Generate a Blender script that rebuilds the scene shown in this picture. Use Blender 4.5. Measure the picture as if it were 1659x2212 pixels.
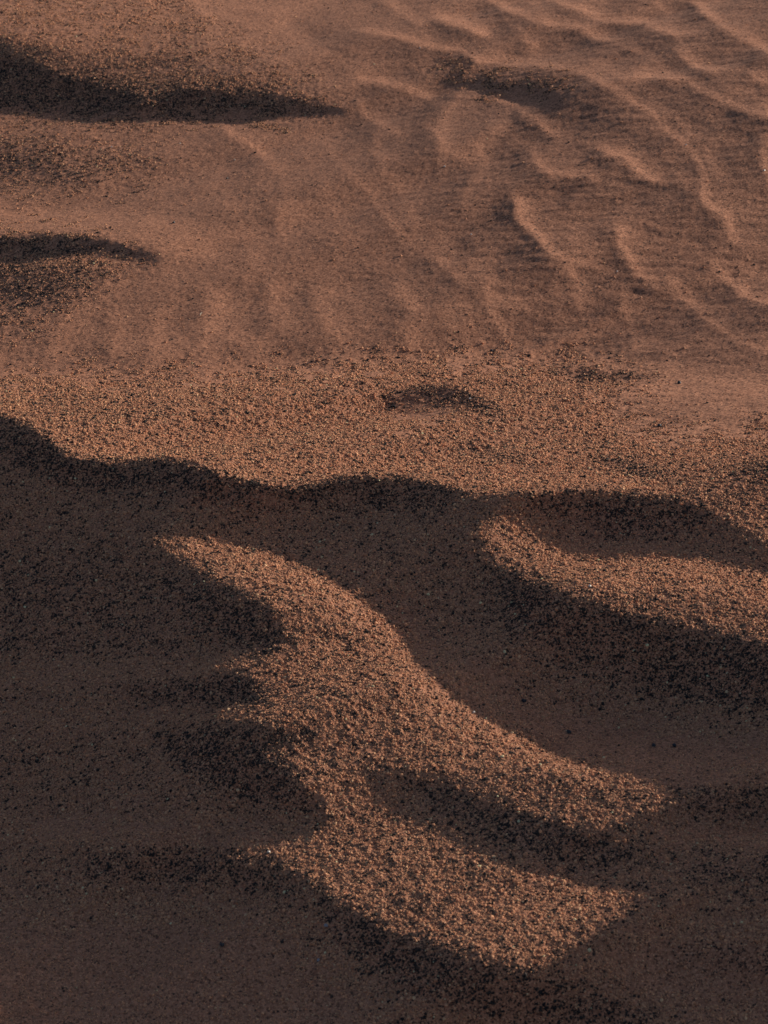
import bpy, math, random
import numpy as np

rng = np.random.default_rng(7)
random.seed(7)
R = math.radians
for o in list(bpy.data.objects):
    bpy.data.objects.remove(o)
S = bpy.context.scene

# ------------------------------------------------------------------ camera
CAM_H, PITCH, HFOV = 1.40, 28.0, 13.7
cam_d = bpy.data.cameras.new('camera')
cam = bpy.data.objects.new('camera', cam_d)
S.collection.objects.link(cam)
cam.location = (0, 0, CAM_H)
cam.rotation_euler = (R(90 - PITCH), 0, 0)
cam_d.sensor_fit = 'HORIZONTAL'
cam_d.sensor_width = 36.0
cam_d.lens = 18.0 / math.tan(R(HFOV / 2))
cam_d.clip_start, cam_d.clip_end = 0.05, 2000
cam_d.dof.use_dof = True
cam_d.dof.focus_distance = 3.05
cam_d.dof.aperture_fstop = 34.0
S.camera = cam

# ------------------------------------------------------------------ light
SUN_AZ, SUN_EL = 60.0, 15.0          # degrees to the right of the view, degrees above the horizon
w = bpy.data.worlds.new('World')
S.world = w
w.use_nodes = True
nt = w.node_tree
sky = nt.nodes.new('ShaderNodeTexSky')
sky.sky_type = 'NISHITA'
sky.sun_disc = False
sky.sun_elevation = R(SUN_EL)
sky.sun_rotation = R(SUN_AZ)
sky.air_density, sky.dust_density, sky.ozone_density = 1.0, 2.6, 2.6
bg = nt.nodes['Background']
bg.inputs['Strength'].default_value = 0.089
nt.links.new(sky.outputs['Color'], bg.inputs['Color'])
sd = bpy.data.lights.new('sun', 'SUN')
sd.energy, sd.angle, sd.color = 5.0, R(0.53), (1.0, 0.92, 0.80)
sun = bpy.data.objects.new('sun', sd)
S.collection.objects.link(sun)
sun.location = (3, 6, 2)
sun.rotation_euler = (R(90 - SUN_EL), 0, R(180 - SUN_AZ))
S.view_settings.view_transform = 'Standard'
S.view_settings.look = 'None'
S.view_settings.gamma = 1.0
S.view_settings.use_curve_mapping = False
S.view_settings.exposure = 0.14

# ------------------------------------------------------------------ where the sand lies bright and dark
# Slopes are surveyed on a 1659 x 2212 plan of the view, then carried to the ground.
PW, PH = 1659.0, 2212.0
FPX = PW / 2 / math.tan(R(HFOV / 2))
M0, ST = 500.0, 4.0
NX, NY = int((PW + 2 * M0) / ST), int((PH + 2 * M0) / ST)
gx = (np.arange(NX) + .5) * ST - M0
gy = (np.arange(NY) + .5) * ST - M0
GX, GY = np.meshgrid(gx, gy)

def blur(a, s):
    s /= ST
    r = int(3 * s) + 1
    k = np.exp(-.5 * (np.arange(-r, r + 1) / s) ** 2); k /= k.sum()
    a = np.pad(a, r, mode='edge')
    a = np.apply_along_axis(lambda v: np.convolve(v, k, 'valid'), 0, a)
    return np.apply_along_axis(lambda v: np.convolve(v, k, 'valid'), 1, a)

def inside(poly):
    m = np.zeros(GX.shape, bool)
    n = len(poly)
    ys = [p[1] for p in poly]
    j0 = max(0, int((min(ys) + M0) / ST) - 1); j1 = min(NY, int((max(ys) + M0) / ST) + 2)
    X, Y = GX[j0:j1], GY[j0:j1]
    mm = m[j0:j1]
    for i in range(n):
        (x0, y0), (x1, y1) = poly[i], poly[(i + 1) % n]
        if y0 == y1: continue
        c = ((y0 > Y) != (y1 > Y)) & (X < (x1 - x0) * (Y - y0) / (y1 - y0) + x0)
        mm ^= c
    return m

def patch(dst, poly, val, soft):
    m = blur(inside(poly).astype(float), soft)
    return dst * (1 - m) + val * m

def stroke_dist(pts, reach):
    """signed distance to a crest line (positive on the sunlit side) and the fraction along it"""
    P = np.array(pts, float)
    seg = P[1:] - P[:-1]
    L = np.hypot(seg[:, 0], seg[:, 1]); cum = np.concatenate([[0], np.cumsum(L)])
    i0 = max(0, int((P[:, 0].min() - reach + M0) / ST)); i1 = min(NX, int((P[:, 0].max() + reach + M0) / ST) + 1)
    j0 = max(0, int((P[:, 1].min() - reach + M0) / ST)); j1 = min(NY, int((P[:, 1].max() + reach + M0) / ST) + 1)
    X, Y = GX[j0:j1, i0:i1], GY[j0:j1, i0:i1]
    best = np.full(X.shape, 1e9); sg = np.ones(X.shape); fr = np.zeros(X.shape)
    for k in range(len(seg)):
        dx, dy = seg[k]
        t = np.clip(((X - P[k, 0]) * dx + (Y - P[k, 1]) * dy) / (L[k] ** 2), 0, 1)
        qx, qy = X - P[k, 0] - t * dx, Y - P[k, 1] - t * dy
        d = np.hypot(qx, qy)
        b = d < best
        best[b] = d[b]
        sg[b] = np.where((dx * qy - dy * qx)[b] < 0, 1, -1)
        fr[b] = ((cum[k] + t * L[k]) / cum[-1])[b]
    return (slice(j0, j1), slice(i0, i1)), best * sg, fr

def crest(dst, pts, amp=.5, dark=.3, wb=10, wd=60):
    """a ripple: bright just past the crest and fading up-sun, darkest just before it"""
    amp *= 1.4; dark *= 1.15
    sl, u, f = stroke_dist(pts, 190)
    end = np.clip(np.minimum(f, 1 - f) / .18, 0.0, 1)
    end = end * end * (3 - 2 * end)
    wob = 1 + .3 * np.sin(f * 19 + len(pts)) * np.sin(f * 7.3 + pts[0][0])
    v = np.where(u > 0, amp * (.62 * np.exp(-(u / wb) ** 2) + .42 * np.exp(-np.abs(u) / 42)),
                 amp * 1.04 * np.exp(-(u / (wb * .6)) ** 2) - dark * np.exp(-np.abs(u) / wd) * (1 - np.exp(-(u / (wb * .8)) ** 2)))
    dst[sl] += v * end * wob

def A(o, pts):      # plan coordinates from a quarter-view reading
    ox, oy = o
    return [(ox + x * .5, oy + y * .5) for x, y in pts]
Q1, Q2, Q3, Q4 = (0, 0), (829.5, 0), (0, 553), (829.5, 553)
Q5, Q6, Q7, Q8 = (0, 1106), (829.5, 1106), (0, 1659), (829.5, 1659)

B = np.ones(GX.shape) * .76
B = patch(B, [(780, -600), (820, 100), (900, 300), (700, 600), (560, 700), (600, 760), (1400, 740), (2300, 760), (2300, -600)], .62, 60)
# broad tone of the rippled flat and of the crest band
B = patch(B, [(-600, 800), (300, 806), (550, 800), (800, 778), (1100, 766), (1400, 800), (2200, 860), (2200, 1100), (-600, 1100)], 1.4, 18)
B = patch(B, [(-600, 880), (0, 880), (200, 960), (450, 990), (650, 1025), (850, 1010), (1050, 1045), (1400, 1045), (1500, 1060), (1300, 1100), (-600, 1100)], 1.7, 22)
B = patch(B, [(-600, -600), (650, -600), (700, 60), (700, 130), (350, 90), (150, 100), (0, 60), (-600, 40)], 1.08, 30)
B = patch(B, [(0, 440), (400, 480), (560, 540), (420, 560), (300, 520), (150, 500), (-200, 500)], 1.12, 16)
B = patch(B, [(830, 130), (1300, 165), (1440, 160), (1500, 175), (1300, 170), (1050, 140)], 1.15, 10)

# wind ripples: a field of shallow ones that fork and wander, then the tall crests read one by one
def cloud(scale, seed):
    r = np.random.default_rng(seed)
    f = np.fft.fft2(r.standard_normal((NY, NX)))
    kx, ky = np.fft.fftfreq(NX, ST), np.fft.fftfreq(NY, ST)
    a = np.fft.ifft2(f * np.exp(-((kx[None, :] ** 2 + ky[:, None] ** 2) * (scale * 2.2) ** 2))).real
    return a / a.std()
turn = np.clip((GX - 700) / 700, 0, 1) * np.clip((900 - GY) / 600, 0, 1)
ph = GX * (.0088 + .002 * (GY < 0)) - GY * .0105 * turn + .34 * cloud(170, 31) + .08 * cloud(60, 32)
tt_ = ph - np.floor(ph)
saw = np.where(tt_ < .1, tt_ / .1, np.exp(-(tt_ - .1) * 3.4)) - .34
zone = blur(inside([(430, -300), (760, 120), (800, 240), (480, 280), (420, 560), (60, 660), (100, 780), (700, 760), (1200, 740), (1700, 790), (2300, 800), (2300, -500), (430, -500)]).astype(float), 45)
zone *= .4 + .6 * np.clip((GX - 650) / 400, 0, 1)
zone *= np.clip(.75 + .35 * cloud(120, 33), .25, 1.3)
B += .5 * zone * saw
for pts, a, d in (
    ([(690, -20), (720, 30), (760, 60), (830, 72), (860, 78), (905, 93), (945, 103), (995, 108), (1020, 120), (1035, 130), (1090, 138), (1150, 143), (1210, 150), (1260, 156), (1295, 175), (1330, 198), (1360, 215), (1385, 233), (1415, 253), (1435, 280), (1470, 305), (1495, 330), (1515, 365), (1520, 390), (1518, 420), (1530, 445), (1555, 460), (1575, 473), (1576, 500), (1585, 525), (1630, 530), (1700, 530)], .62, .30),
    (A(Q2, [(400, -30), (520, 35), (600, 60), (670, 95), (740, 105), (850, 115), (900, 150), (960, 190), (1010, 220)]), .5, .3),
    (A(Q2, [(650, -30), (800, 25), (880, 50), (950, 85), (1060, 95), (1130, 95), (1180, 125), (1270, 150), (1350, 140), (1450, 130)]), .5, .28),
    (A(Q2, [(1240, 180), (1300, 245), (1350, 285), (1400, 300), (1520, 290)]), .55, .28),
    (A(Q2, [(1300, -40), (1380, 45), (1440, 90), (1500, 140), (1570, 180), (1659, 220), (1760, 250)]), .55, .3),
    (A(Q2, [(1000, 325), (1150, 330), (1300, 340), (1350, 380), (1400, 410), (1480, 440), (1560, 475), (1659, 500), (1800, 530)]), .5, .35),
    (A(Q2, [(180, 60), (250, 90), (350, 120), (430, 150), (490, 165)]), .4, .25),
    (A(Q2, [(580, 150), (640, 190), (660, 230)]), .4, .2),
    (A(Q2, [(-160, 330), (0, 360), (80, 380), (160, 410), (260, 440)]), .45, .3),
    (A(Q2, [(420, 388), (500, 430), (570, 450), (600, 490), (660, 525), (710, 565), (770, 610)]), .55, .2),
    (A(Q2, [(850, 572), (920, 580), (940, 630), (970, 660), (1040, 670), (1080, 715), (1110, 745), (1180, 780), (1260, 800)]), .5, .28),
    (A(Q2, [(635, 620), (640, 660), (660, 700), (720, 750), (870, 768)]), .5, .25),
    (A(Q2, [(560, 810), (580, 880), (575, 940), (620, 980), (660, 1010), (690, 1060), (760, 1110)]), .5, .25),
    (A(Q2, [(1015, 950), (1020, 1050), (1050, 1110), (1100, 1160), (1110, 1220)]), .4, .22),
    (A(Q2, [(1640, 560), (1640, 700), (1665, 780), (1720, 830)]), .5, .3),
    (A(Q2, [(1580, 290), (1600, 340), (1680, 362)]), .4, .2),
    (A(Q2, [(850, 735), (900, 770), (930, 800)]), .3, .15),
    (A(Q4, [(1390, 10), (1450, 80), (1530, 140), (1590, 185), (1680, 205), (1780, 260)]), .6, .3),
    ([(1110, 395), (1117, 430), (1130, 480), (1180, 530), (1225, 570), (1245, 610), (1250, 660), (1262, 700)], .34, .2),
    ([(1325, 460), (1338, 490), (1348, 550), (1385, 595), (1440, 640), (1480, 690)], .3, .2),
    ([(1250, 290), (1300, 330), (1345, 340), (1375, 375), (1430, 395)], .3, .1),
    ([(1060, 580), (1050, 640), (1075, 700), (1110, 740)], .26, .2),
    ([(1190, 600), (1205, 650), (1200, 720)], .2, .2),
    ([(1340, 620), (1350, 680), (1380, 730)], .3, .25),
    ([(1430, 580), (1470, 640), (1530, 690), (1600, 740), (1700, 770)], .34, .28),
    ([(470, 245), (495, 285), (545, 315), (590, 350)], .42, .22),
    ([(560, 330), (610, 380), (620, 440), (600, 480), (620, 540)], .2, .14),
    ([(685, 270), (710, 320), (745, 365), (800, 420), (850, 490), (930, 560), (1010, 600)], .2, .14),
    ([(770, 205), (790, 250), (830, 270), (880, 300)], .36, .26),
    ([(900, 260), (960, 300), (945, 350), (970, 400)], .22, .14),
    ([(1010, 290), (1050, 350), (1000, 420), (1010, 480)], .22, .14),
    ([(910, 500), (950, 560), (990, 600), (1010, 640)], .2, .12),
    ([(800, -20), (870, 30), (930, 60)], .3, .2),
    ([(310, -20), (325, 15), (312, 40)], .3, .15),
    ([(410, -20), (430, 20), (470, 50)], .22, .15),
    ([(930, 30), (1000, 50), (1060, 78)], .35, .25),
):
    crest(B, pts, a, d)
for pts, a, d in (
    ([(150, 670), (130, 725), (118, 765), (122, 790)], .36, .3),
    ([(250, 660), (255, 720), (248, 755), (255, 790)], .34, .32),
    ([(350, 650), (340, 705), (338, 750), (372, 790)], .46, .36),
    ([(475, 610), (465, 690), (442, 740), (425, 785)], .42, .38),
    ([(595, 600), (590, 660), (612, 725)], .34, .3),
    ([(690, 610), (698, 680), (722, 720), (765, 750)], .46, .4),
    ([(830, 620), (890, 650), (885, 720), (905, 765)], .36, .3),
    ([(960, 640), (965, 690), (990, 740)], .24, .2),
):
    crest(B, pts, a * .62, d * .7, 30, 52)
for poly, v, s in (
    (A(Q4, [(600, 200), (780, 190), (820, 270), (700, 300), (600, 270)]), .66, 22),
    (A(Q4, [(1080, 180), (1260, 200), (1330, 300), (1200, 370), (1090, 300)]), .6, 20),
    (A(Q4, [(1400, 230), (1540, 220), (1700, 230), (1760, 300), (1600, 340), (1440, 300)]), .5, 18),
    (A(Q4, [(1400, 460), (1700, 450), (1800, 520), (1450, 520)]), .72, 14),
    (A(Q4, [(1500, 640), (1659, 650), (1760, 700), (1600, 700)]), .75, 14),
    (A(Q3, [(1230, 380), (1440, 370), (1480, 420), (1300, 430)]), .62, 14),
    (A(Q3, [(340, 410), (470, 420), (480, 455), (390, 460)]), .66, 12),
    (A(Q3, [(690, 518), (780, 498), (840, 500), (760, 526)]), .6, 6),
    (A(Q3, [(350, 508), (440, 496), (530, 506), (440, 518)]), .72, 6),
    (A(Q2, [(880, 430), (1010, 420), (1130, 500), (1230, 600), (1200, 700), (1080, 640), (900, 540)]), .62, 18),
    (A(Q2, [(440, 280), (650, 282), (820, 310), (840, 340), (600, 340), (400, 335)]), .62, 8),
    (A(Q2, [(1340, 160), (1460, 140), (1600, 210), (1640, 240), (1480, 280), (1360, 220)]), .7, 14),
    (A(Q2, [(1250, 380), (1380, 420), (1500, 470), (1530, 520), (1350, 530), (1240, 450)]), .72, 16),
    (A(Q2, [(0, 390), (120, 420), (200, 480), (60, 540), (-100, 510)]), .74, 14),
    (A(Q1, [(1250, 90), (1560, 110), (1560, 190), (1400, 190), (1250, 110)]), .8, 12),
    ([(1330, 845), (1450, 850), (1900, 850), (1900, 925), (1500, 938), (1390, 924), (1300, 885)], .98, 16),
    # pebbled slopes that only skim the light
    (A(Q1, [(560, 255), (760, 250), (900, 290), (1060, 340), (900, 350), (640, 330)]), .55, 8),
    (A(Q1, [(-80, 620), (120, 640), (220, 700), (440, 760), (300, 800), (100, 800), (-80, 780)]), .62, 14),
    (A(Q3, [(-80, 40), (160, 40), (340, 120), (260, 220), (-80, 240)]), .6, 16),
    (A(Q4, [(750, 490), (900, 488), (1200, 515), (1180, 535), (860, 535)]), .6, 6),
    (A(Q4, [(900, 868), (1000, 875), (1150, 930), (1200, 950), (1050, 930)]), .5, 7),
    (A(Q4, [(1480, 925), (1659, 905), (1800, 900), (1800, 955), (1600, 950)]), .35, 8),
    (A(Q4, [(300, 800), (460, 830), (560, 880), (480, 880), (320, 830)]), .8, 8),
    # soft bright toes below the crescents
    (A(Q4, [(60, 700), (200, 675), (330, 680), (200, 705)]), 1.35, 6),
):
    B = patch(B, poly, v * (.72 if v < 1 and poly[0][1] < 770 else 1), s)

B = patch(B, [(-300, 0), (0, 70), (90, 95), (200, 130), (330, 128), (450, 150), (560, 175), (700, 215), (760, 240), (700, 255), (-300, 240)], .5, 12)
# shadowed faces on the flat
SH = np.zeros(GX.shape)
def shade(poly, s): 
    global SH
    SH = np.maximum(SH, blur(inside(poly).astype(float), s))
shade([(-300, 20), (0, 85), (50, 108), (100, 143), (150, 168), (200, 174), (240, 192), (290, 200), (310, 222), (345, 235), (375, 195), (425, 190), (500, 195), (600, 203), (675, 220), (745, 236), (750, 246),
       (740, 249), (675, 250), (600, 253), (575, 261), (500, 264), (450, 258), (350, 257), (275, 262), (200, 260), (100, 255), (0, 240), (-300, 190)], 3.5)
B = patch(B, [(1130, 172), (1280, 185), (1320, 225), (1350, 290), (1300, 310), (1220, 272), (1140, 240)], .16, 20)
shade([(955, 172), (1030, 168), (1105, 176), (1160, 186), (1195, 205), (1210, 228), (1205, 244), (1185, 246), (1155, 237), (1105, 220), (1055, 202), (1030, 192), (965, 180)], 5)
shade([(-200, 520), (0, 512), (60, 510), (120, 508), (170, 510), (230, 518), (270, 530), (310, 540), (352, 558), (345, 570), (280, 562), (200, 545), (120, 556), (50, 566), (0, 562), (-200, 570)], 3.5)
cres = blur(inside(A(Q4, [(-20, 620), (80, 585), (180, 562), (280, 566), (360, 588), (440, 628), (480, 652), (400, 660), (330, 634), (250, 640), (150, 658), (20, 664)])).astype(float), 6)
B = B * (1 - cres) + .08 * cres
B = patch(B, [(850, 872), (930, 850), (1015, 862), (1050, 882), (960, 895), (870, 898)], .5, 9)
B *= (1 - SH)

# the long lee slope in front: shadow first, then the sunlit ribs
TERM = [(-60, 870), (0, 893), (40, 905), (75, 922), (105, 940), (130, 968), (160, 990), (200, 997), (250, 993), (320, 988), (380, 990), (430, 1002), (480, 1022), (540, 1036), (600, 1043),
        (660, 1044), (720, 1036), (780, 1029), (830, 1026), (880, 1028), (930, 1037), (980, 1050), (1040, 1065), (1100, 1062), (1160, 1060), (1220, 1058), (1290, 1058), (1350, 1062),
        (1420, 1070), (1480, 1080), (1530, 1096), (1580, 1125)]
FRONT = [(-700, 760)] + TERM + [(1620, 1150), (1659, 1180), (1720, 1200), (2300, 1260), (2300, 2900), (-700, 2900)]
B = patch(B, [(1440, 1010), (1560, 1020), (1800, 1000), (1800, 1240), (1600, 1200), (1540, 1140), (1460, 1075)], .75, 26)
fr = blur(inside(FRONT).astype(float), 4.5)
B = B * (1 - fr)
RIB2 = [(1035, 1112), (1060, 1110), (1120, 1124), (1158, 1142), (1195, 1174), (1245, 1195), (1330, 1200), (1430, 1196), (1520, 1200), (1600, 1218), (1659, 1232), (2300, 1330),
        (2300, 1500), (1659, 1392), (1580, 1378), (1500, 1358), (1420, 1342), (1330, 1318), (1260, 1296), (1200, 1276), (1150, 1255), (1110, 1236), (1075, 1222), (1050, 1190), (1030, 1150)]
RIB3 = [(250, 1136), (300, 1140), (350, 1143), (420, 1152), (480, 1160), (540, 1172), (600, 1188), (650, 1208), (700, 1222), (740, 1250), (780, 1275), (820, 1305), (850, 1340), (880, 1378), (920, 1425),
        (960, 1465), (1000, 1500), (1040, 1532), (1090, 1558), (1140, 1580), (1190, 1605), (1240, 1630), (1290, 1655), (1340, 1668), (1400, 1678), (1450, 1690), (1560, 1716),
        (1500, 1742), (1440, 1768), (1380, 1785), (1300, 1788), (1220, 1775), (1130, 1745), (1050, 1712), (950, 1682), (880, 1668), (820, 1660), (780, 1672), (800, 1700), (860, 1735),
        (930, 1764), (1005, 1809), (1070, 1839), (1130, 1859), (1205, 1879), (1280, 1905), (1390, 1900), (1520, 1912), (1570, 1950), (1450, 1990), (1390, 2020), (1340, 2050), (1290, 2080), (1240, 2110), (1200, 2125),
        (1110, 2089), (1030, 2074), (970, 2056), (905, 2032), (830, 2012), (790, 1980), (740, 1955), (700, 1935), (670, 1913), (650, 1893), (600, 1870), (560, 1853), (500, 1843), (490, 1837), (600, 1828), (650, 1815), (705, 1795),
        (708, 1775), (700, 1749), (665, 1709), (630, 1679), (592, 1640), (590, 1620), (640, 1612), (720, 1605), (690, 1588), (630, 1580), (575, 1568), (545, 1545), (535, 1530), (580, 1510), (560, 1480), (530, 1452), (545, 1428), (600, 1405),
        (660, 1388), (620, 1368), (600, 1345), (590, 1322), (550, 1296), (500, 1270), (450, 1245), (400, 1215), (350, 1180)]
def rib(poly, val, soft, cast=None):
    global B
    src = inside(poly).astype(float)
    m = blur(src, soft)
    if cast:
        wide = np.clip((blur(src, 48) - .25) * 1.9, 0, 1)
        m = np.clip((m - .32) * 1.7, 0, 1) * (.34 + .66 * wide) * blur(inside(cast).astype(float), 4)
    if cast and val > 1.5:
        g = np.clip((blur(inside(cast).astype(float), 95) - .5) * 2, 0, 1)
        val = val - (val - .78) * g
    B = B * (1 - m) + val * m
rib(RIB2, 1.9, 14, RIB2[:13] + [(2300, 2300), (700, 2300), (900, 1150)])
CASTHALF = [(250, 1140)] + RIB3[2:28] + [(1560, 1740), (1640, 1800), (1600, 1890), (1510, 1930), (1440, 1972), (1395, 1992), (1330, 2012), (1300, 2040), (1250, 2062), (1215, 2096), (1180, 2112), (1100, 2200), (1000, 2700), (-600, 2700), (-600, 1100)]
# dim tongues reaching left of the long rib
for tongue in ([(450, 1430), (560, 1405), (680, 1395), (700, 1450), (560, 1462)], [(430, 1540), (560, 1522), (700, 1530), (700, 1566), (560, 1560)],
               [(520, 1632), (600, 1606), (720, 1612), (760, 1700), (660, 1660)], [(440, 1838), (600, 1822), (720, 1800), (740, 1900), (600, 1862)]):
    m = blur(inside(tongue).astype(float), 12)
    B = B * (1 - m) + .5 * m
rib(RIB3, 2.1, 19, CASTHALF)
for poly, v, s in (([(880, 1640), (1150, 1660), (1440, 1705), (1480, 1765), (1200, 1775), (950, 1705)], .78, 22),
                   ([(1300, 1650), (1600, 1690), (1600, 1800), (1380, 1795)], .42, 44),
                   ([(1300, 1890), (1600, 1900), (1600, 2000), (1400, 2060), (1260, 2060), (1280, 1990)], .72, 44)):
    m = blur(inside(poly).astype(float), s) * np.clip(B / .5, 0, 1)
    B = np.minimum(B, B * (1 - m) + v * m)
rib([(-200, 2130), (0, 2140), (35, 2165), (45, 2200), (20, 2260), (-200, 2300)], 1.1, 9)
# streaks inside the ribs
for poly, v, s in (
    (A(Q6, [(900, 390), (1250, 330), (1660, 420), (1760, 470), (1300, 420), (950, 430)]), .8, 10),
    (A(Q6, [(1400, 180), (1660, 215), (1660, 250), (1450, 225)]), .55, 6),
    (A(Q6, [(480, 260), (560, 240), (660, 300), (560, 310)]), .6, 8),
    (A(Q5, [(1230, 480), (1400, 470), (1659, 560), (1659, 600), (1400, 540), (1250, 520)]), .8, 9),
    (A(Q5, [(1150, 680), (1400, 640), (1600, 700), (1400, 700)]), .8, 9),
    (A(Q5, [(1150, 760), (1300, 760), (1500, 830), (1300, 800)]), .7, 9),
    (A(Q5, [(1420, 950), (1560, 930), (1700, 1010), (1660, 1060), (1500, 1000)]), .6, 10),
    ([(740, 1652), (800, 1660), (880, 1676), (1000, 1698), (1130, 1745), (1250, 1785), (1400, 1800), (1500, 1790), (1520, 1890), (1390, 1890), (1280, 1878), (1200, 1854), (1130, 1838), (1060, 1808), (1000, 1780), (930, 1740), (860, 1692)], .1, 15),
    ([(1000, 1650), (1200, 1680), (1400, 1720), (1500, 1760), (1420, 1800), (1250, 1785), (1100, 1730)], .6, 16),
    ([(1250, 1900), (1400, 1920), (1470, 1940), (1380, 2000), (1280, 2060), (1220, 2090), (1150, 2060), (1250, 1980)], 1.1, 22),
    (A(Q8, [(350, 560), (700, 560), (900, 620), (700, 680), (400, 640)]), 1.0, 14),
    (A(Q7, [(1500, 200), (1640, 230), (1700, 300), (1560, 270)]), .9, 10),
):
    m = blur(inside(poly).astype(float), s)
    lit = np.clip(B / .8, 0, 1)
    B = B * (1 - m * lit) + v * m * lit

# steps inside the long shaded slope: + leans further from the light, - lies flatter; + also paints shade with more black grains
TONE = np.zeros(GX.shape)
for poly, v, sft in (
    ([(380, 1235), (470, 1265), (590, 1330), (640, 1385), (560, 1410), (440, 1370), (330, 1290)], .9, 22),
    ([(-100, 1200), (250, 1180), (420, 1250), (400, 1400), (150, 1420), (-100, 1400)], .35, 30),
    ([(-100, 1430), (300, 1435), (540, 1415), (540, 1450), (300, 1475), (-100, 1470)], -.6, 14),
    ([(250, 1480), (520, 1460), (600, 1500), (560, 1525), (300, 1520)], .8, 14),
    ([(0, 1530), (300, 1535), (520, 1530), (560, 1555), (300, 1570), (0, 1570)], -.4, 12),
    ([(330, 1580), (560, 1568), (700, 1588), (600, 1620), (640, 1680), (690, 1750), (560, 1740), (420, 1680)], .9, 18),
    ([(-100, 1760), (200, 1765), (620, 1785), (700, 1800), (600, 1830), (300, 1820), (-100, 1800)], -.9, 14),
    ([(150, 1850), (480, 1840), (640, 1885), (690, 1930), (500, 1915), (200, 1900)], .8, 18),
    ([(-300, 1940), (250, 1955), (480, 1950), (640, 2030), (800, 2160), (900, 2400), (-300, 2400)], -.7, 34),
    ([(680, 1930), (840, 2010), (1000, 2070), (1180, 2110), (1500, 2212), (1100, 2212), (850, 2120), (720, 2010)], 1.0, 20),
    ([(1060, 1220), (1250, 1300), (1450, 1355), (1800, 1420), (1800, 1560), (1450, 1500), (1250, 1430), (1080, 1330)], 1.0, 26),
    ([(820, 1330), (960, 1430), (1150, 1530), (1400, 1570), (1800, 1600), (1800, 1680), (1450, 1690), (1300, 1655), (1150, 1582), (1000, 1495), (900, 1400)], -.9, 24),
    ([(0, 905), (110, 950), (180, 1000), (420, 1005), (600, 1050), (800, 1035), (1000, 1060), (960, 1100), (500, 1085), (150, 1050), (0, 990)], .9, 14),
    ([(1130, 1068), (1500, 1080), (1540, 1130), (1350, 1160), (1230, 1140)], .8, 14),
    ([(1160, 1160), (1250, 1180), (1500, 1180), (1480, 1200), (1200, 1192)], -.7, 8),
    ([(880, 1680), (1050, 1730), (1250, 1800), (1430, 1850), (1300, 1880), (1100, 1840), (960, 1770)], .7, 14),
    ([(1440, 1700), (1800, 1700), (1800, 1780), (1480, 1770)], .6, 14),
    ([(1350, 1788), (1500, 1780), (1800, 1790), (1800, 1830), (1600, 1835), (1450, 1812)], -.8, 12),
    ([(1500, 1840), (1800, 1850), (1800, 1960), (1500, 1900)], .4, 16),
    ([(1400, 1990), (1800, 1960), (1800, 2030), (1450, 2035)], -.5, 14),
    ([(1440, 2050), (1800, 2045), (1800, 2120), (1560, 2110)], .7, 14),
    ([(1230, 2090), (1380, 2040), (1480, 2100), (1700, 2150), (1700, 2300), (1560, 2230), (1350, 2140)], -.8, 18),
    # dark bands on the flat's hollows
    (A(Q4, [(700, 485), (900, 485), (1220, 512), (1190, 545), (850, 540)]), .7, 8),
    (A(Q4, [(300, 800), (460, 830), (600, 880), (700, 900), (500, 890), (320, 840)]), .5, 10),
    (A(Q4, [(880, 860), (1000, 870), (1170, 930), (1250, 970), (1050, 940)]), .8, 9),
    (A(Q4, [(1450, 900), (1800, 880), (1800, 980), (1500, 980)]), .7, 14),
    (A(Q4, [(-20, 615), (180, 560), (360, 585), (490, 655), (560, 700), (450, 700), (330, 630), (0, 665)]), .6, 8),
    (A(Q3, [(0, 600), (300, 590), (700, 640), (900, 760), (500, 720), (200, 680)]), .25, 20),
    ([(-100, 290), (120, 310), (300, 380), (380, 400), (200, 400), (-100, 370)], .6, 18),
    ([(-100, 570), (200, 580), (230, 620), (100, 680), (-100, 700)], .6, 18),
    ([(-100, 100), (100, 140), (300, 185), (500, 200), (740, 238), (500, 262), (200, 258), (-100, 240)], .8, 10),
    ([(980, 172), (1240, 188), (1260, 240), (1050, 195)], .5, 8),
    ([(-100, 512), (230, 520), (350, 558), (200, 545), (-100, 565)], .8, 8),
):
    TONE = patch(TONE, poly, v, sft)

B = patch(B, [(1500, 1700), (1560, 1720), (2300, 1700), (2300, 2140), (1300, 2140), (1420, 2060), (1580, 1960), (1590, 1850)], 0, 22)

for poly, v, sft in (([(1300, 1812), (1390, 1752), (1465, 1716), (1620, 1712), (1620, 1830)], .08, 15),
                     ([(1600, 1890), (1480, 1912), (1370, 1950), (1300, 1990), (1215, 2030), (1120, 2105), (1240, 2170), (1400, 2100), (1600, 2020)], .26, 30)):
    m = blur(inside(poly).astype(float), sft)
    B = np.minimum(B, B * (1 - m) + v * m)

def sample(arr, px, py):
    fx = np.clip((px + M0) / ST - .5, 0, NX - 1.001); fy = np.clip((py + M0) / ST - .5, 0, NY - 1.001)
    i = fx.astype(int); j = fy.astype(int); u = fx - i; v = fy - j
    return (arr[j, i] * (1 - u) + arr[j, i + 1] * u) * (1 - v) + (arr[j + 1, i] * (1 - u) + arr[j + 1, i + 1] * u) * v

cp, sp = math.cos(R(PITCH)), math.sin(R(PITCH))
def project(x, y, z):
    dz = z - CAM_H
    depth = np.maximum(y * cp - dz * sp, .05)
    up = y * sp + dz * cp
    return PW / 2 + FPX * x / depth, PH / 2 - FPX * up / depth

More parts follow.
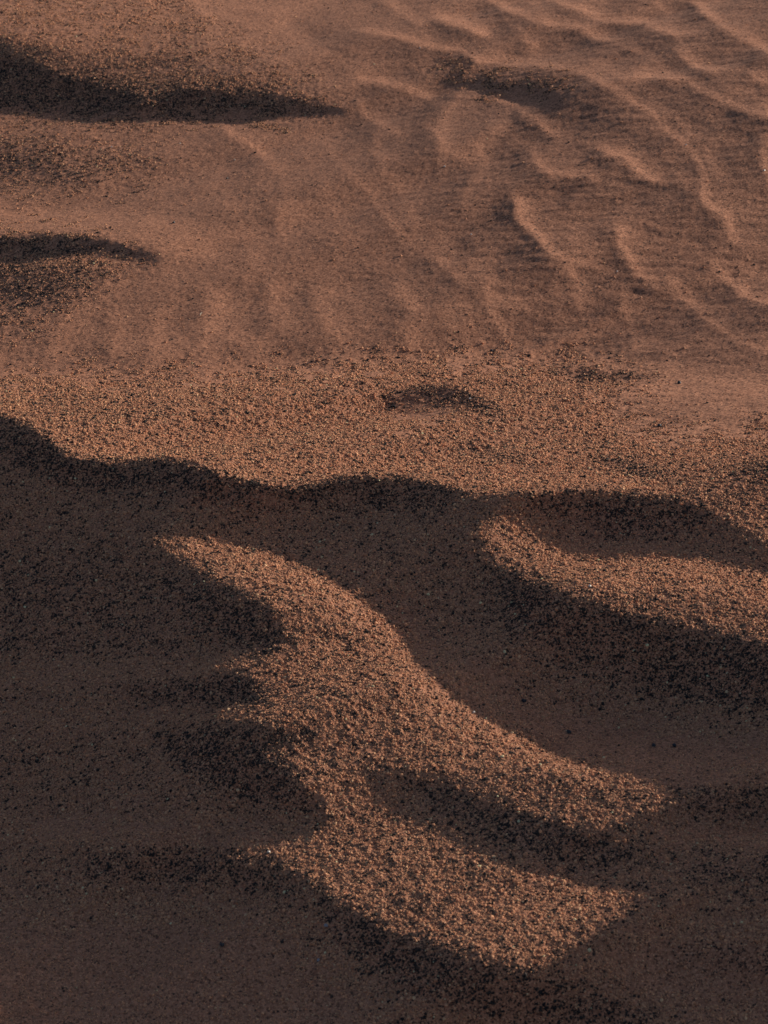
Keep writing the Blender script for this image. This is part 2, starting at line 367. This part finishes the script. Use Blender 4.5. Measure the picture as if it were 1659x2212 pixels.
# ------------------------------------------------------------------ slopes -> heights, on a grid turned to the sun
az = R(SUN_AZ)
dx_, dy_ = math.sin(az), math.cos(az)
CX, CY = 0.0, 2.75
STEP = 0.004
NA, NB = 900, 920
aa = (np.arange(NA) - NA / 2) * STEP
bb = (np.arange(NB) - NB / 2) * STEP
AA, BB = np.meshgrid(aa, bb)                      # rows run along the sun's direction
WX = CX + AA * dx_ - BB * dy_
WY = CY + AA * dy_ + BB * dx_
TE = math.tan(R(SUN_EL))
H = np.zeros(AA.shape)
win = np.clip((1.72 - np.abs(AA)) / .2, 0, 1) * np.clip((1.78 - np.abs(BB)) / .2, 0, 1)
win = win * win * (3 - 2 * win)

def solve(s, lam=.02, mu=.15):
    s2 = np.concatenate([s, -s[:, ::-1]], 1)       # mirrored along the rows so the ends stay free
    s2 = np.concatenate([s2, s2[::-1]], 0)
    ka = 2 * np.pi * np.fft.fftfreq(s2.shape[1], STEP)
    kb = 2 * np.pi * np.fft.fftfreq(s2.shape[0], STEP)
    F = np.fft.fft2(s2)
    K = (ka ** 2)[None, :] + lam * (kb ** 2)[:, None] + mu
    h = np.fft.ifft2(-1j * ka[None, :] * F / K).real
    return h[:s.shape[0], :s.shape[1]]

def slopes(Bv, tn):
    s = TE * (1 - np.clip(Bv, 0, 2.2))
    sh = Bv < .14
    for r in range(NB):
        row = sh[r]
        if not row.any(): continue
        e = np.diff(np.concatenate([[0], row.astype(np.int8), [0]]))
        for i0, i1 in zip(np.where(e == 1)[0], np.where(e == -1)[0]):
            n = i1 - i0
            t = (i1 - np.arange(i0, i1) - .5) / n
            k = .5 if n * STEP > .04 else .35
            tt = 1.1 * (tn[r, i0:i1] - tn[r, i0:i1].mean())
            if i1 >= NA - 2:               # the crest stands beyond the surveyed ground
                s[r, i0:i1] = TE * (1.0 + .2 * tt)
            else:
                g0 = t / .2 * np.exp(1 - t / .2)
                s[r, i0:i1] = TE * ((1.2 if i0 < 2 else 1.05) + k * (.7 * (1 - 2 * t) + .6 * (g0 - 2 * t * g0.mean())) + tt)
    return s

def smooth_rows(a, n):
    k = np.hanning(2 * n + 1); k /= k.sum()
    return np.apply_along_axis(lambda v: np.convolve(np.pad(v, n, mode='edge'), k, 'valid'), 0, a)

acc, acc2 = 0, np.zeros(H.shape)
for it in range(22):
    px, py = project(WX, WY, H)
    Bv = sample(B, px, py)
    Bv = np.where((WY < .6), 0, Bv)
    s = slopes(Bv, sample(TONE, px, py)) * win
    if it > 3:
        acc = np.clip(acc + .5 * smooth_rows(s - np.gradient(H, STEP, axis=1), 2), -.25, .25)
    if it > 5:                                  # where light still leaks into the shade, steepen the way down to it
        q = H - TE * AA
        leak = (Bv < .14) & ~(q < np.maximum.accumulate(q[:, ::-1], axis=1)[:, ::-1] - 1e-4)
        over = (Bv > .3) & (q < np.maximum.accumulate(q[:, ::-1], axis=1)[:, ::-1] - 1e-4)
        k_ = np.hanning(25); k_ /= k_.sum()
        fix = (leak * 1.0 - .6 * over) * TE
        fix = np.apply_along_axis(lambda v: np.convolve(v, k_, 'same'), 1, smooth_rows(fix, 3))
        acc2 = np.clip(acc2 + .35 * fix, -.3, .3)
    Hn = solve(s + acc + acc2)
    Hn -= Hn[(np.abs(WX) < .1) & (np.abs(WY - 2.9) < .1)].mean()
    H = H * .4 + Hn * .6 if it else Hn * .6
q = H - TE * AA
cast = q < np.maximum.accumulate(q[:, ::-1], axis=1)[:, ::-1] - 1e-4
vis = (px > 0) & (px < PW) & (py > 0) & (py < PH)
print('shadow agreement', ((Bv < .14) == cast)[vis].mean(), 'lit but wanted dark', ((Bv < .14) & ~cast)[vis].mean())

def gauss2(a, s):
    s /= STEP; r = int(3 * s) + 1
    k = np.exp(-.5 * (np.arange(-r, r + 1) / s) ** 2); k /= k.sum()
    a = np.pad(a, r, mode='edge')
    a = np.apply_along_axis(lambda v: np.convolve(v, k, 'valid'), 0, a)
    return np.apply_along_axis(lambda v: np.convolve(v, k, 'valid'), 1, a)
H = gauss2(H, .003)
HE = H
print('height range', H.min(), H.max())

def bil(arr, fx, fy):
    ny, nx = arr.shape
    fx = np.clip(fx, 0, nx - 1.001); fy = np.clip(fy, 0, ny - 1.001)
    i = fx.astype(int); j = fy.astype(int); u = fx - i; v = fy - j
    return (arr[j, i] * (1 - u) + arr[j, i + 1] * u) * (1 - v) + (arr[j + 1, i] * (1 - u) + arr[j + 1, i + 1] * u) * v

def dune(x, y):
    a = (x - CX) * dx_ + (y - CY) * dy_
    b = -(x - CX) * dy_ + (y - CY) * dx_
    la, lb = NA / 2 * STEP - .02, NB / 2 * STEP - .02
    ac, bc = np.clip(a, -la, la), np.clip(b, -lb, lb)
    out = np.hypot(a - ac, b - bc)
    k = np.clip(1 - out / 5, 0, 1)
    return bil(HE, ac / STEP + NA / 2, bc / STEP + NB / 2) * k * k * (3 - 2 * k)

# ------------------------------------------------------------------ grain cover on the same plan
C = np.zeros(GX.shape)
C = patch(C, [(-700, 806), (300, 810), (550, 805), (800, 780), (1000, 768), (1200, 772), (1350, 790), (1470, 830), (1430, 850), (1330, 850), (1290, 885), (1380, 925), (1500, 938), (1659, 925), (2300, 900), (2300, 2900), (-700, 2900)], 1.0, 36)
for poly, v, s in (
    (A(Q4, [(40, 640), (200, 610), (330, 630), (330, 680), (100, 730), (40, 700)]), .25, 12),
    ([(830, 1340), (900, 1400), (990, 1420), (1150, 1520), (1350, 1570), (1659, 1590), (2300, 1600), (2300, 1680), (1659, 1680), (1450, 1690), (1300, 1650), (1150, 1580), (1000, 1490), (900, 1400)], .22, 34),
    ([(690, 1220), (760, 1215), (900, 1330), (1000, 1420), (960, 1450), (850, 1330)], .5, 26),
    ([(60, 1760), (300, 1775), (600, 1790), (690, 1800), (600, 1828), (300, 1815), (60, 1800)], .25, 22),
    ([(-300, 1930), (200, 1960), (450, 1950), (640, 2010), (800, 2140), (900, 2300), (-300, 2400)], .5, 60),
    ([(1380, 1790), (1500, 1778), (1700, 1790), (2200, 1800), (2200, 1830), (1650, 1830), (1480, 1812)], .3, 20),
    ([(1230, 2080), (1350, 2030), (1480, 2020), (1659, 2040), (1700, 2230), (1560, 2200), (1400, 2140), (1250, 2120)], .45, 30),
    ([(1160, 1180), (1200, 1185), (1400, 1192), (1400, 1160), (1250, 1150)], .5, 14),
    ([(0, 1440), (300, 1450), (520, 1420), (540, 1450), (300, 1490), (0, 1480)], .75, 20),
    # scattered grains on the rippled flat
    ([(-300, -300), (420, -300), (430, 20), (560, 90), (640, 130), (740, 215), (760, 250), (600, 258), (450, 252), (280, 258), (-300, 230)], .5, 34),
    ([(-300, 30), (0, 90), (60, 100), (150, 150), (380, 160), (560, 190), (740, 235), (700, 247), (500, 250), (280, 257), (60, 240), (-300, 200)], .95, 14),
    ([(-300, 270), (200, 275), (420, 330), (330, 400), (120, 420), (-300, 430)], .58, 36),
    ([(-300, 500), (180, 505), (350, 555), (340, 575), (250, 600), (180, 680), (40, 720), (-300, 740)], .62, 30),
    ([(-300, 510), (150, 510), (280, 535), (350, 560), (250, 560), (100, 560), (-300, 570)], .9, 8),
    (A(Q2, [(100, 290), (400, 300), (820, 340), (870, 400), (500, 400), (260, 360)]), .75, 10),
    (A(Q2, [(1070, 405), (1170, 440), (1180, 475), (1100, 445)]), .3, 6),
):
    C = patch(C, poly, v, s)

# ------------------------------------------------------------------ band-limited noise on the ground
def tile_noise(n, beta_lo, beta_hi, seed):
    r = np.random.default_rng(seed)
    f = np.fft.fft2(r.standard_normal((n, n)))
    k = np.fft.fftfreq(n) * n
    kk = np.hypot(k[None, :], k[:, None])
    filt = np.exp(-(kk / beta_hi) ** 2) * (1 - np.exp(-(kk / beta_lo) ** 2))
    a = np.fft.ifft2(f * filt).real
    return a / a.std()
def noise(tile, size, x, y):
    n = tile.shape[0]
    fx = (x / size * n) % n; fy = (y / size * n) % n
    i = np.floor(fx).astype(int) % n; j = np.floor(fy).astype(int) % n
    u = fx - np.floor(fx); v = fy - np.floor(fy); i2 = (i + 1) % n; j2 = (j + 1) % n
    return (tile[j, i] * (1 - u) + tile[j, i2] * u) * (1 - v) + (tile[j2, i] * (1 - u) + tile[j2, i2] * u) * v
T_FINE = tile_noise(512, 60, 150, 1)
T_MID = tile_noise(512, 20, 60, 2)
T_BIG = tile_noise(256, 3, 14, 3)
T_STREAK = tile_noise(512, 12, 90, 5)
T_CL = tile_noise(512, 14, 48, 4)

def relief(x, y):
    """the small unevenness of the sand: clods of a few grains, faint wind streaks"""
    px, py = project(x, y, dune(x, y))
    c = sample(C, px, py)
    z = (.00011 + .00014 * c) * noise(T_FINE, .6, x, y)
    z += (.00008 + .0002 * c) * noise(T_MID, .61, x, y + .2)
    z += .00025 * noise(T_BIG, .83, x + .1, y)
    z += (1 - .8 * c) * (.00005 * noise(T_MID, .47, x * .3 + y * .06, y) + .00022 * np.clip((px - 600) / 500, .2, 1) * noise(T_STREAK, 1.1, x * .35 - y * .05, y))
    return z
def ground(x, y):
    return dune(x, y) + relief(x, y) * np.clip((3.2 - np.hypot(x, y - 2.75)) / 1.2, 0, 1)

# ------------------------------------------------------------------ materials
def sand_material(name, base, bump_scale, per_grain=False):
    m = bpy.data.materials.new(name); m.use_nodes = True
    t = m.node_tree; n = t.nodes; l = t.links
    p = n['Principled BSDF']
    p.inputs['Roughness'].default_value = .85
    p.inputs['Specular IOR Level'].default_value = .25
    r = n.new('ShaderNodeValToRGB')
    cols = [(0.0, [.04, .065, .12]), (.12, [.10, .15, .22]), (.27, [.7, .66, .62]), (.62, [1.0, 1.0, 1.0]), (.9, [1.3, 1.33, 1.3]), (1.0, [1.9, 2.1, 2.2])]
    e = r.color_ramp.elements
    while len(e) < len(cols): e.new(.5)
    for k, (pos, c) in enumerate(cols):
        e[k].position = pos
        e[k].color = tuple(min(.9, base[i] * c[i]) for i in range(3)) + (1,)
    if per_grain:
        a = n.new('ShaderNodeAttribute'); a.attribute_type = 'INSTANCER'; a.attribute_name = 'tone'
        l.new(a.outputs['Fac'], r.inputs['Fac'])
    else:
        tc = n.new('ShaderNodeTexCoord')
        w1 = n.new('ShaderNodeTexWhiteNoise') if False else n.new('ShaderNodeTexVoronoi')
        w1.inputs['Scale'].default_value = 620
        l.new(tc.outputs['Object'], w1.inputs['Vector'])
        sep = n.new('ShaderNodeSeparateColor'); l.new(w1.outputs['Color'], sep.inputs['Color'])
        mr = n.new('ShaderNodeMapRange'); mr.inputs['To Min'].default_value = .14; mr.inputs['To Max'].default_value = .94
        l.new(sep.outputs['Red'], mr.inputs['Value'])
        l.new(mr.outputs['Result'], r.inputs['Fac'])
        no = n.new('ShaderNodeTexNoise'); no.inputs['Scale'].default_value = bump_scale; no.inputs['Detail'].default_value = 4
        l.new(tc.outputs['Object'], no.inputs['Vector'])
        b = n.new('ShaderNodeBump'); b.inputs['Strength'].default_value = .35; b.inputs['Distance'].default_value = .0008
        l.new(no.outputs['Fac'], b.inputs['Height'])
        l.new(b.outputs['Normal'], p.inputs['Normal'])
    l.new(r.outputs['Color'], p.inputs['Base Color'])
    if per_grain:                                   # quartz grains let some light through
        tr = n.new('ShaderNodeBsdfTranslucent'); l.new(r.outputs['Color'], tr.inputs['Color'])
        mx = n.new('ShaderNodeMixShader'); mx.inputs[0].default_value = .28
        l.new(p.outputs[0], mx.inputs[1]); l.new(tr.outputs[0], mx.inputs[2])
        l.new(mx.outputs[0], n['Material Output'].inputs['Surface'])
    return m
BASE = (.41, .177, .101)
MAT_GROUND = sand_material('fine_sand', BASE, 700)
MAT_GRAIN = sand_material('sand_grain', (.74, .378, .213), 0, True)

# ------------------------------------------------------------------ the ground sheet
def axis(lo, hi, step, far, growth=1.16):
    c = list(np.arange(lo, hi, step)); d = step; v = c[-1]; out = []
    while v < far: d *= growth; v += d; out.append(v)
    d = step; v = c[0]; pre = []
    while v > -far: d *= growth; v -= d; pre.append(v)
    return np.array(pre[::-1] + c + out)
xs = axis(-.62, .62, .0019, 400)
y = 1.72; cy = []
while y < 4.55:
    cy.append(y); y += .0016 * (y / 2.2) ** 1.3
pre = []; d = .0016; v = cy[0]
while v > -400: d *= 1.16; v -= d; pre.append(v)
post = []; d = cy[-1] - cy[-2]; v = cy[-1]
while v < 400: d *= 1.16; v += d; post.append(v)
ys = np.array(pre[::-1] + cy + post)
X, Y = np.meshgrid(xs, ys)
Z = ground(X, Y)
far = np.hypot(X, Y - 2.75)
Z = Z + np.clip((far - 6) / 20, 0, 1) * .6 * (np.sin(X * .11 + 1.3 * np.sin(Y * .05)) * .5 - .5)
nv = X.size; nx, ny = len(xs), len(ys)
co = np.stack([X, Y, Z], -1).reshape(-1, 3).astype(np.float32)
idx = np.arange(nv).reshape(ny, nx)
quads = np.stack([idx[:-1, :-1], idx[:-1, 1:], idx[1:, 1:], idx[1:, :-1]], -1).reshape(-1, 4).astype(np.int32)
me = bpy.data.meshes.new('sand_ground')
me.vertices.add(nv); me.vertices.foreach_set('co', co.ravel())
nq = len(quads)
me.loops.add(nq * 4); me.loops.foreach_set('vertex_index', quads.ravel())
me.polygons.add(nq)
me.polygons.foreach_set('loop_start', np.arange(0, nq * 4, 4, dtype=np.int32))
me.polygons.foreach_set('use_smooth', np.ones(nq, bool))
me.update(calc_edges=True)
me.materials.append(MAT_GROUND)
g = bpy.data.objects.new('sand_ground', me)
g['kind'] = 'structure'
g['label'] = 'wind-rippled reddish brown sand with low ridges in raking light'
S.collection.objects.link(g)
print('ground quads', nq)

# ------------------------------------------------------------------ loose coarse grains (nobody could count them)
def grain_nodes():
    t = bpy.data.node_groups.new('scatter_grains', 'GeometryNodeTree')
    t.interface.new_socket('Geometry', in_out='INPUT', socket_type='NodeSocketGeometry')
    t.interface.new_socket('Geometry', in_out='OUTPUT', socket_type='NodeSocketGeometry')
    n, l = t.nodes, t.links
    gi, go = n.new('NodeGroupInput'), n.new('NodeGroupOutput')
    join = n.new('GeometryNodeJoinGeometry')
    for k in range(5):
        ico = n.new('GeometryNodeMeshIcoSphere'); ico.inputs['Radius'].default_value = 1; ico.inputs['Subdivisions'].default_value = 2
        no = n.new('ShaderNodeTexNoise'); no.noise_dimensions = '4D'; no.inputs['W'].default_value = 3.7 * k; no.inputs['Scale'].default_value = .9
        sub = n.new('ShaderNodeVectorMath'); sub.operation = 'SUBTRACT'; sub.inputs[1].default_value = (.5, .5, .5)
        l.new(no.outputs['Color'], sub.inputs[0])
        sc = n.new('ShaderNodeVectorMath'); sc.operation = 'SCALE'; sc.inputs['Scale'].default_value = 1.6
        l.new(sub.outputs[0], sc.inputs[0])
        st = n.new('GeometryNodeSetPosition')
        l.new(ico.outputs['Mesh'], st.inputs['Geometry']); l.new(sc.outputs[0], st.inputs['Offset'])
        sm = n.new('GeometryNodeSetMaterial'); sm.inputs['Material'].default_value = MAT_GRAIN
        l.new(st.outputs['Geometry'], sm.inputs['Geometry'])
        g2i = n.new('GeometryNodeGeometryToInstance')
        l.new(sm.outputs['Geometry'], g2i.inputs[0])
        l.new(g2i.outputs[0], join.inputs[0])
    iop = n.new('GeometryNodeInstanceOnPoints')
    l.new(gi.outputs[0], iop.inputs['Points'])
    l.new(join.outputs[0], iop.inputs['Instance'])
    iop.inputs['Pick Instance'].default_value = True
    def attr(name, dt):
        a = n.new('GeometryNodeInputNamedAttribute'); a.data_type = dt; a.inputs['Name'].default_value = name
        return a.outputs['Attribute']
    l.new(attr('pick', 'INT'), iop.inputs['Instance Index'])
    l.new(attr('size', 'FLOAT_VECTOR'), iop.inputs['Scale'])
    l.new(attr('turn', 'FLOAT_VECTOR'), iop.inputs['Rotation'])
    l.new(iop.outputs[0], go.inputs[0])
    return t
NODES = grain_nodes()

def scatter(name, label, x, y, rad, tone):
    z = ground(x, y) + rad * rng.uniform(-.75, .22, len(x))
    me = bpy.data.meshes.new(name)
    n = len(x)
    me.vertices.add(n)
    me.vertices.foreach_set('co', np.stack([x, y, z], -1).astype(np.float32).ravel())
    sz = rad[:, None] * rng.uniform(.75, 1.2, (n, 3)) * np.array([1, 1, .9])
    me.attributes.new('size', 'FLOAT_VECTOR', 'POINT').data.foreach_set('vector', sz.astype(np.float32).ravel())
    rot = rng.uniform(-3.14, 3.14, (n, 3)) * np.array([.25, .25, 1])
    me.attributes.new('turn', 'FLOAT_VECTOR', 'POINT').data.foreach_set('vector', rot.astype(np.float32).ravel())
    me.attributes.new('pick', 'INT', 'POINT').data.foreach_set('value', rng.integers(0, 5, n).astype(np.int32))
    me.attributes.new('tone', 'FLOAT', 'POINT').data.foreach_set('value', tone.astype(np.float32))
    me.materials.append(MAT_GRAIN)
    o = bpy.data.objects.new(name, me)
    S.collection.objects.link(o)
    md = o.modifiers.new('scatter', 'NODES'); md.node_group = NODES
    o['kind'] = 'stuff'; o['label'] = label
    print(name, n)
    return o

N = 4600000
gx_ = rng.uniform(-.62, .62, N); gy_ = 1.7 + (4.6 - 1.7) * rng.random(N)
keep = np.abs(gx_) < .14 * gy_ * 1.0 + .06
gx_, gy_ = gx_[keep], gy_[keep]
px, py = project(gx_, gy_, dune(gx_, gy_))
inb = (px > -120) & (px < PW + 120) & (py > -120) & (py < PH + 160)
gx_, gy_, px, py = gx_[inb], gy_[inb], px[inb], py[inb]
wv = 16 * noise(T_BIG, .5, gx_, gy_) + 12 * noise(T_MID, .7, gx_ * .5, gy_)
cv = sample(C, px, py + wv)
clump = noise(T_CL, .55, gx_ * .6, gy_) * .6 + noise(T_MID, .5, gx_ * .6, gy_) * .5 + noise(T_BIG, .7, gx_, gy_) * .4
sparse = np.clip(cv * cv * (1 + .9 * clump), 0, 1)
edge = np.clip((cv + .22 * clump - .12) * 1.1, 0, 1)
prob = np.where(cv > .6, np.maximum(edge, sparse), sparse) * .8
prob = np.maximum(prob, np.where(py > 1100, .3, .006))
take = rng.random(len(prob)) < prob
gx_, gy_, py, cv = gx_[take], gy_[take], py[take], cv[take]
rad = np.clip(rng.lognormal(math.log(.00053), .42, len(gx_)), .00026, .0015)
rad = np.where((cv < .6) & (py > 1100), rad * .75, rad)
# about a quarter of the coarse grains are black basalt; TONE packs more onto steep shaded faces, shade painted in grain colour
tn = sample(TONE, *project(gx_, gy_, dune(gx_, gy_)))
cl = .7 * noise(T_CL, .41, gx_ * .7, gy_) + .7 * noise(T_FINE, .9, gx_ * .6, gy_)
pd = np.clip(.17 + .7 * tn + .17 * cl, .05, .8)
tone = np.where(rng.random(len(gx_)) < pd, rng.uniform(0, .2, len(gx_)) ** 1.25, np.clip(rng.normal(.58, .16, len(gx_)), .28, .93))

tone = np.where(rng.random(len(gx_)) < .003, 1, tone)
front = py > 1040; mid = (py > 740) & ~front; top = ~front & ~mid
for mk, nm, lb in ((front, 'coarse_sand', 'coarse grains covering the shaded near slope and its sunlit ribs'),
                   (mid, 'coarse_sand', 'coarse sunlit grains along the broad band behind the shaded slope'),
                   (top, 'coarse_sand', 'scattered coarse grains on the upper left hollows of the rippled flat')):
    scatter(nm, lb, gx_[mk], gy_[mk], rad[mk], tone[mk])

# ------------------------------------------------------------------ single bits one can pick out on the sand
def spot(px, py):
    """where the line of sight through a plan point meets the sand"""
    dxr, up = (px - PW / 2) / FPX, -(py - PH / 2) / FPX
    d = np.array([dxr, cp + up * sp, -sp + up * cp])
    t = np.linspace(1.8, 5.5, 4000)
    X, Y, Z = d[0] * t, d[1] * t, CAM_H + d[2] * t
    k = int(np.argmax(Z < ground(X, Y)))
    return float(X[k]), float(Y[k]), float(ground(X[k:k + 1], Y[k:k + 1])[0])

def plain(name, col, rough, spec=.4, transl=0):
    m = bpy.data.materials.new(name); m.use_nodes = True
    n, l = m.node_tree.nodes, m.node_tree.links
    p = n['Principled BSDF']; p.inputs['Roughness'].default_value = rough; p.inputs['Specular IOR Level'].default_value = spec
    no = n.new('ShaderNodeTexNoise'); no.inputs['Scale'].default_value = 900; no.inputs['Detail'].default_value = 3
    tc = n.new('ShaderNodeTexCoord'); l.new(tc.outputs['Object'], no.inputs['Vector'])
    r = n.new('ShaderNodeValToRGB')
    r.color_ramp.elements[0].color = tuple(c * .7 for c in col) + (1,); r.color_ramp.elements[1].color = tuple(min(1, c * 1.2) for c in col) + (1,)
    l.new(no.outputs['Fac'], r.inputs['Fac']); l.new(r.outputs['Color'], p.inputs['Base Color'])
    return m
MAT_PALE = plain('pale_quartz', (.80, .70, .60), .35)
MAT_GREY = plain('grey_quartz', (.30, .29, .31), .6)
MAT_DARK = plain('black_basalt', (.022, .026, .034), .6)
MAT_STRAW = plain('dry_straw', (.75, .62, .45), .7)

def pebble_mesh(name, seed, mat):
    import bmesh
    r = random.Random(seed)
    bm = bmesh.new()
    bmesh.ops.create_icosphere(bm, subdivisions=2, radius=1)
    ax = [(r.uniform(-1, 1), r.uniform(-1, 1), r.uniform(-1, 1), r.uniform(.55, .9)) for _ in range(7)]
    for v in bm.verts:                       # chip flat faces off a rounded grain
        for a, b, c, d in ax:
            n_ = math.sqrt(a * a + b * b + c * c)
            k = (v.co.x * a + v.co.y * b + v.co.z * c) / n_
            if k > d:
                v.co.x -= (k - d) * a / n_; v.co.y -= (k - d) * b / n_; v.co.z -= (k - d) * c / n_
        v.co.x *= 1.15; v.co.z *= .85
    me_ = bpy.data.meshes.new(name); bm.to_mesh(me_); bm.free()
    me_.materials.append(mat)
    return me_
singles = {
    'pale': ([pebble_mesh('pale_grain', k, MAT_PALE) for k in range(3)], 'pale_grain', 'single pale quartz grains on the sand'),
    'grey': ([pebble_mesh('grey_grain', 11, MAT_GREY)], 'grey_grain', 'single grey grains in the shade'),
    'dark': ([pebble_mesh('black_grain', k, MAT_DARK) for k in range(21, 24)], 'black_grain', 'single black grains on bare sand'),
}
PICKS = (
    ('pale', 241, 318, 1.0, 'bright white grain just below the long dark hollow at upper left'),
    ('pale', 389, 311, .8, 'white grain below the middle of the long upper left hollow'),
    ('pale', 507, 346, .9, 'white grain on smooth sand below the right end of the long hollow'),
    ('pale', 907, 104, .8, 'white grain beside the topmost long ripple crest, above the small dark hollow'),
    ('pale', 960, 361, 1.1, 'brightest white grain in the middle of the rippled flat'),
    ('pale', 1018, 507, .9, 'white grain on plain sand left of the short upright ripple crest'),
    ('pale', 1482, 314, .9, 'white grain lying on the crest of the longest ripple'),
    ('pale', 1651, 369, 1.1, 'white grain on the bright ripple at the right edge of the flat'),
    ('pale', 1333, 588, .9, 'white grain between two ripples on the lower right of the flat'),
    ('pale', 1015, 862, 1.1, 'white grain inside the small dark crescent on the coarse band'),
    ('pale', 1274, 1267, 1.2, 'white grain on the sunlit rib at right, under the shaded pocket'),
    ('pale', 1024, 1540, 1.2, 'white grain by the shadow edge of the long sunlit rib'),
    ('pale', 581, 1842, 1.2, 'pale grain at the pointed left tip of the lowest sunlit rib'),
    ('grey', 705, 2003, 1.7, 'large grey grain in deep shade below the lowest sunlit rib'),
    ('grey', 688, 2075, 1.3, 'smaller grey grain in deep shade, below the large grey one'),
    ('dark', 375, 482, 1.6, 'black grain with a long thin shadow, above the lower left hollow'),
    ('dark', 491, 386, 1.2, 'black grain alone on smooth sand at the middle left of the flat'),
    ('dark', 1062, 759, 1.5, 'black grain just beyond the far edge of the coarse band'),
    ('dark', 1424, 921, 2.0, 'big black grain at the near edge of the bare pale patch'),
    ('dark', 1467, 828, 1.8, 'black grain at the right end of the dark pebbly streak'),
    ('dark', 1132, 1516, 1.9, 'black grain on the shaded hollow floor, nearest the steep dark face'),
    ('dark', 1229, 1583, 1.9, 'black grain on the shaded hollow floor close to the sunlit rib'),
    ('dark', 1412, 1612, 1.7, 'black grain on the shaded hollow floor, left one of a close pair'),
    ('dark', 1457, 1612, 1.8, 'black grain on the shaded hollow floor, right one of a close pair'),
    ('dark', 480, 2044, 1.8, 'black grain alone on the smooth shaded sand at the bottom left'),
)
for k, (kind, px_, py_, size, label) in enumerate(PICKS):
    meshes, name, group = singles[kind]
    x_, y_, z_ = spot(px_, py_)
    o = bpy.data.objects.new(name, meshes[k % len(meshes)])
    S.collection.objects.link(o)
    rr = .0011 * size
    o.location = (x_, y_, z_ + rr * .45)
    o.scale = (rr, rr, rr)
    o.rotation_euler = (rng.uniform(-.3, .3), rng.uniform(-.3, .3), rng.uniform(0, 6.28))
    o['label'] = label; o['category'] = 'grain'; o['group'] = group

# the bit of straw on the flat: a bent, tapered stalk
import bmesh
bm = bmesh.new()
rings = []
for i_ in range(9):
    t_ = i_ / 8
    c_ = ((t_ - .5) * .0048, .0006 * math.sin(t_ * 3.1), .0009 + .0016 * t_ + .0004 * math.sin(t_ * 5))
    r_ = .00055 * (1 - .45 * t_) * (1 if 0 < i_ < 8 else .75)
    rings.append([bm.verts.new((c_[0], c_[1] + r_ * math.cos(a_ * math.pi / 4), c_[2] + r_ * math.sin(a_ * math.pi / 4))) for a_ in range(8)])
for i_ in range(8):
    for a_ in range(8):
        bm.faces.new((rings[i_][a_], rings[i_][(a_ + 1) % 8], rings[i_ + 1][(a_ + 1) % 8], rings[i_ + 1][a_]))
bm.faces.new(rings[0][::-1]); bm.faces.new(rings[-1])
me_ = bpy.data.meshes.new('straw_fragment'); bm.to_mesh(me_); bm.free(); me_.materials.append(MAT_STRAW)
o = bpy.data.objects.new('straw_fragment', me_); S.collection.objects.link(o)
o.location = spot(435, 681); o.rotation_euler = (0, -.25, 1.1)
o['label'] = 'tiny pale bent bit of straw lying on the rippled sand'; o['category'] = 'straw'
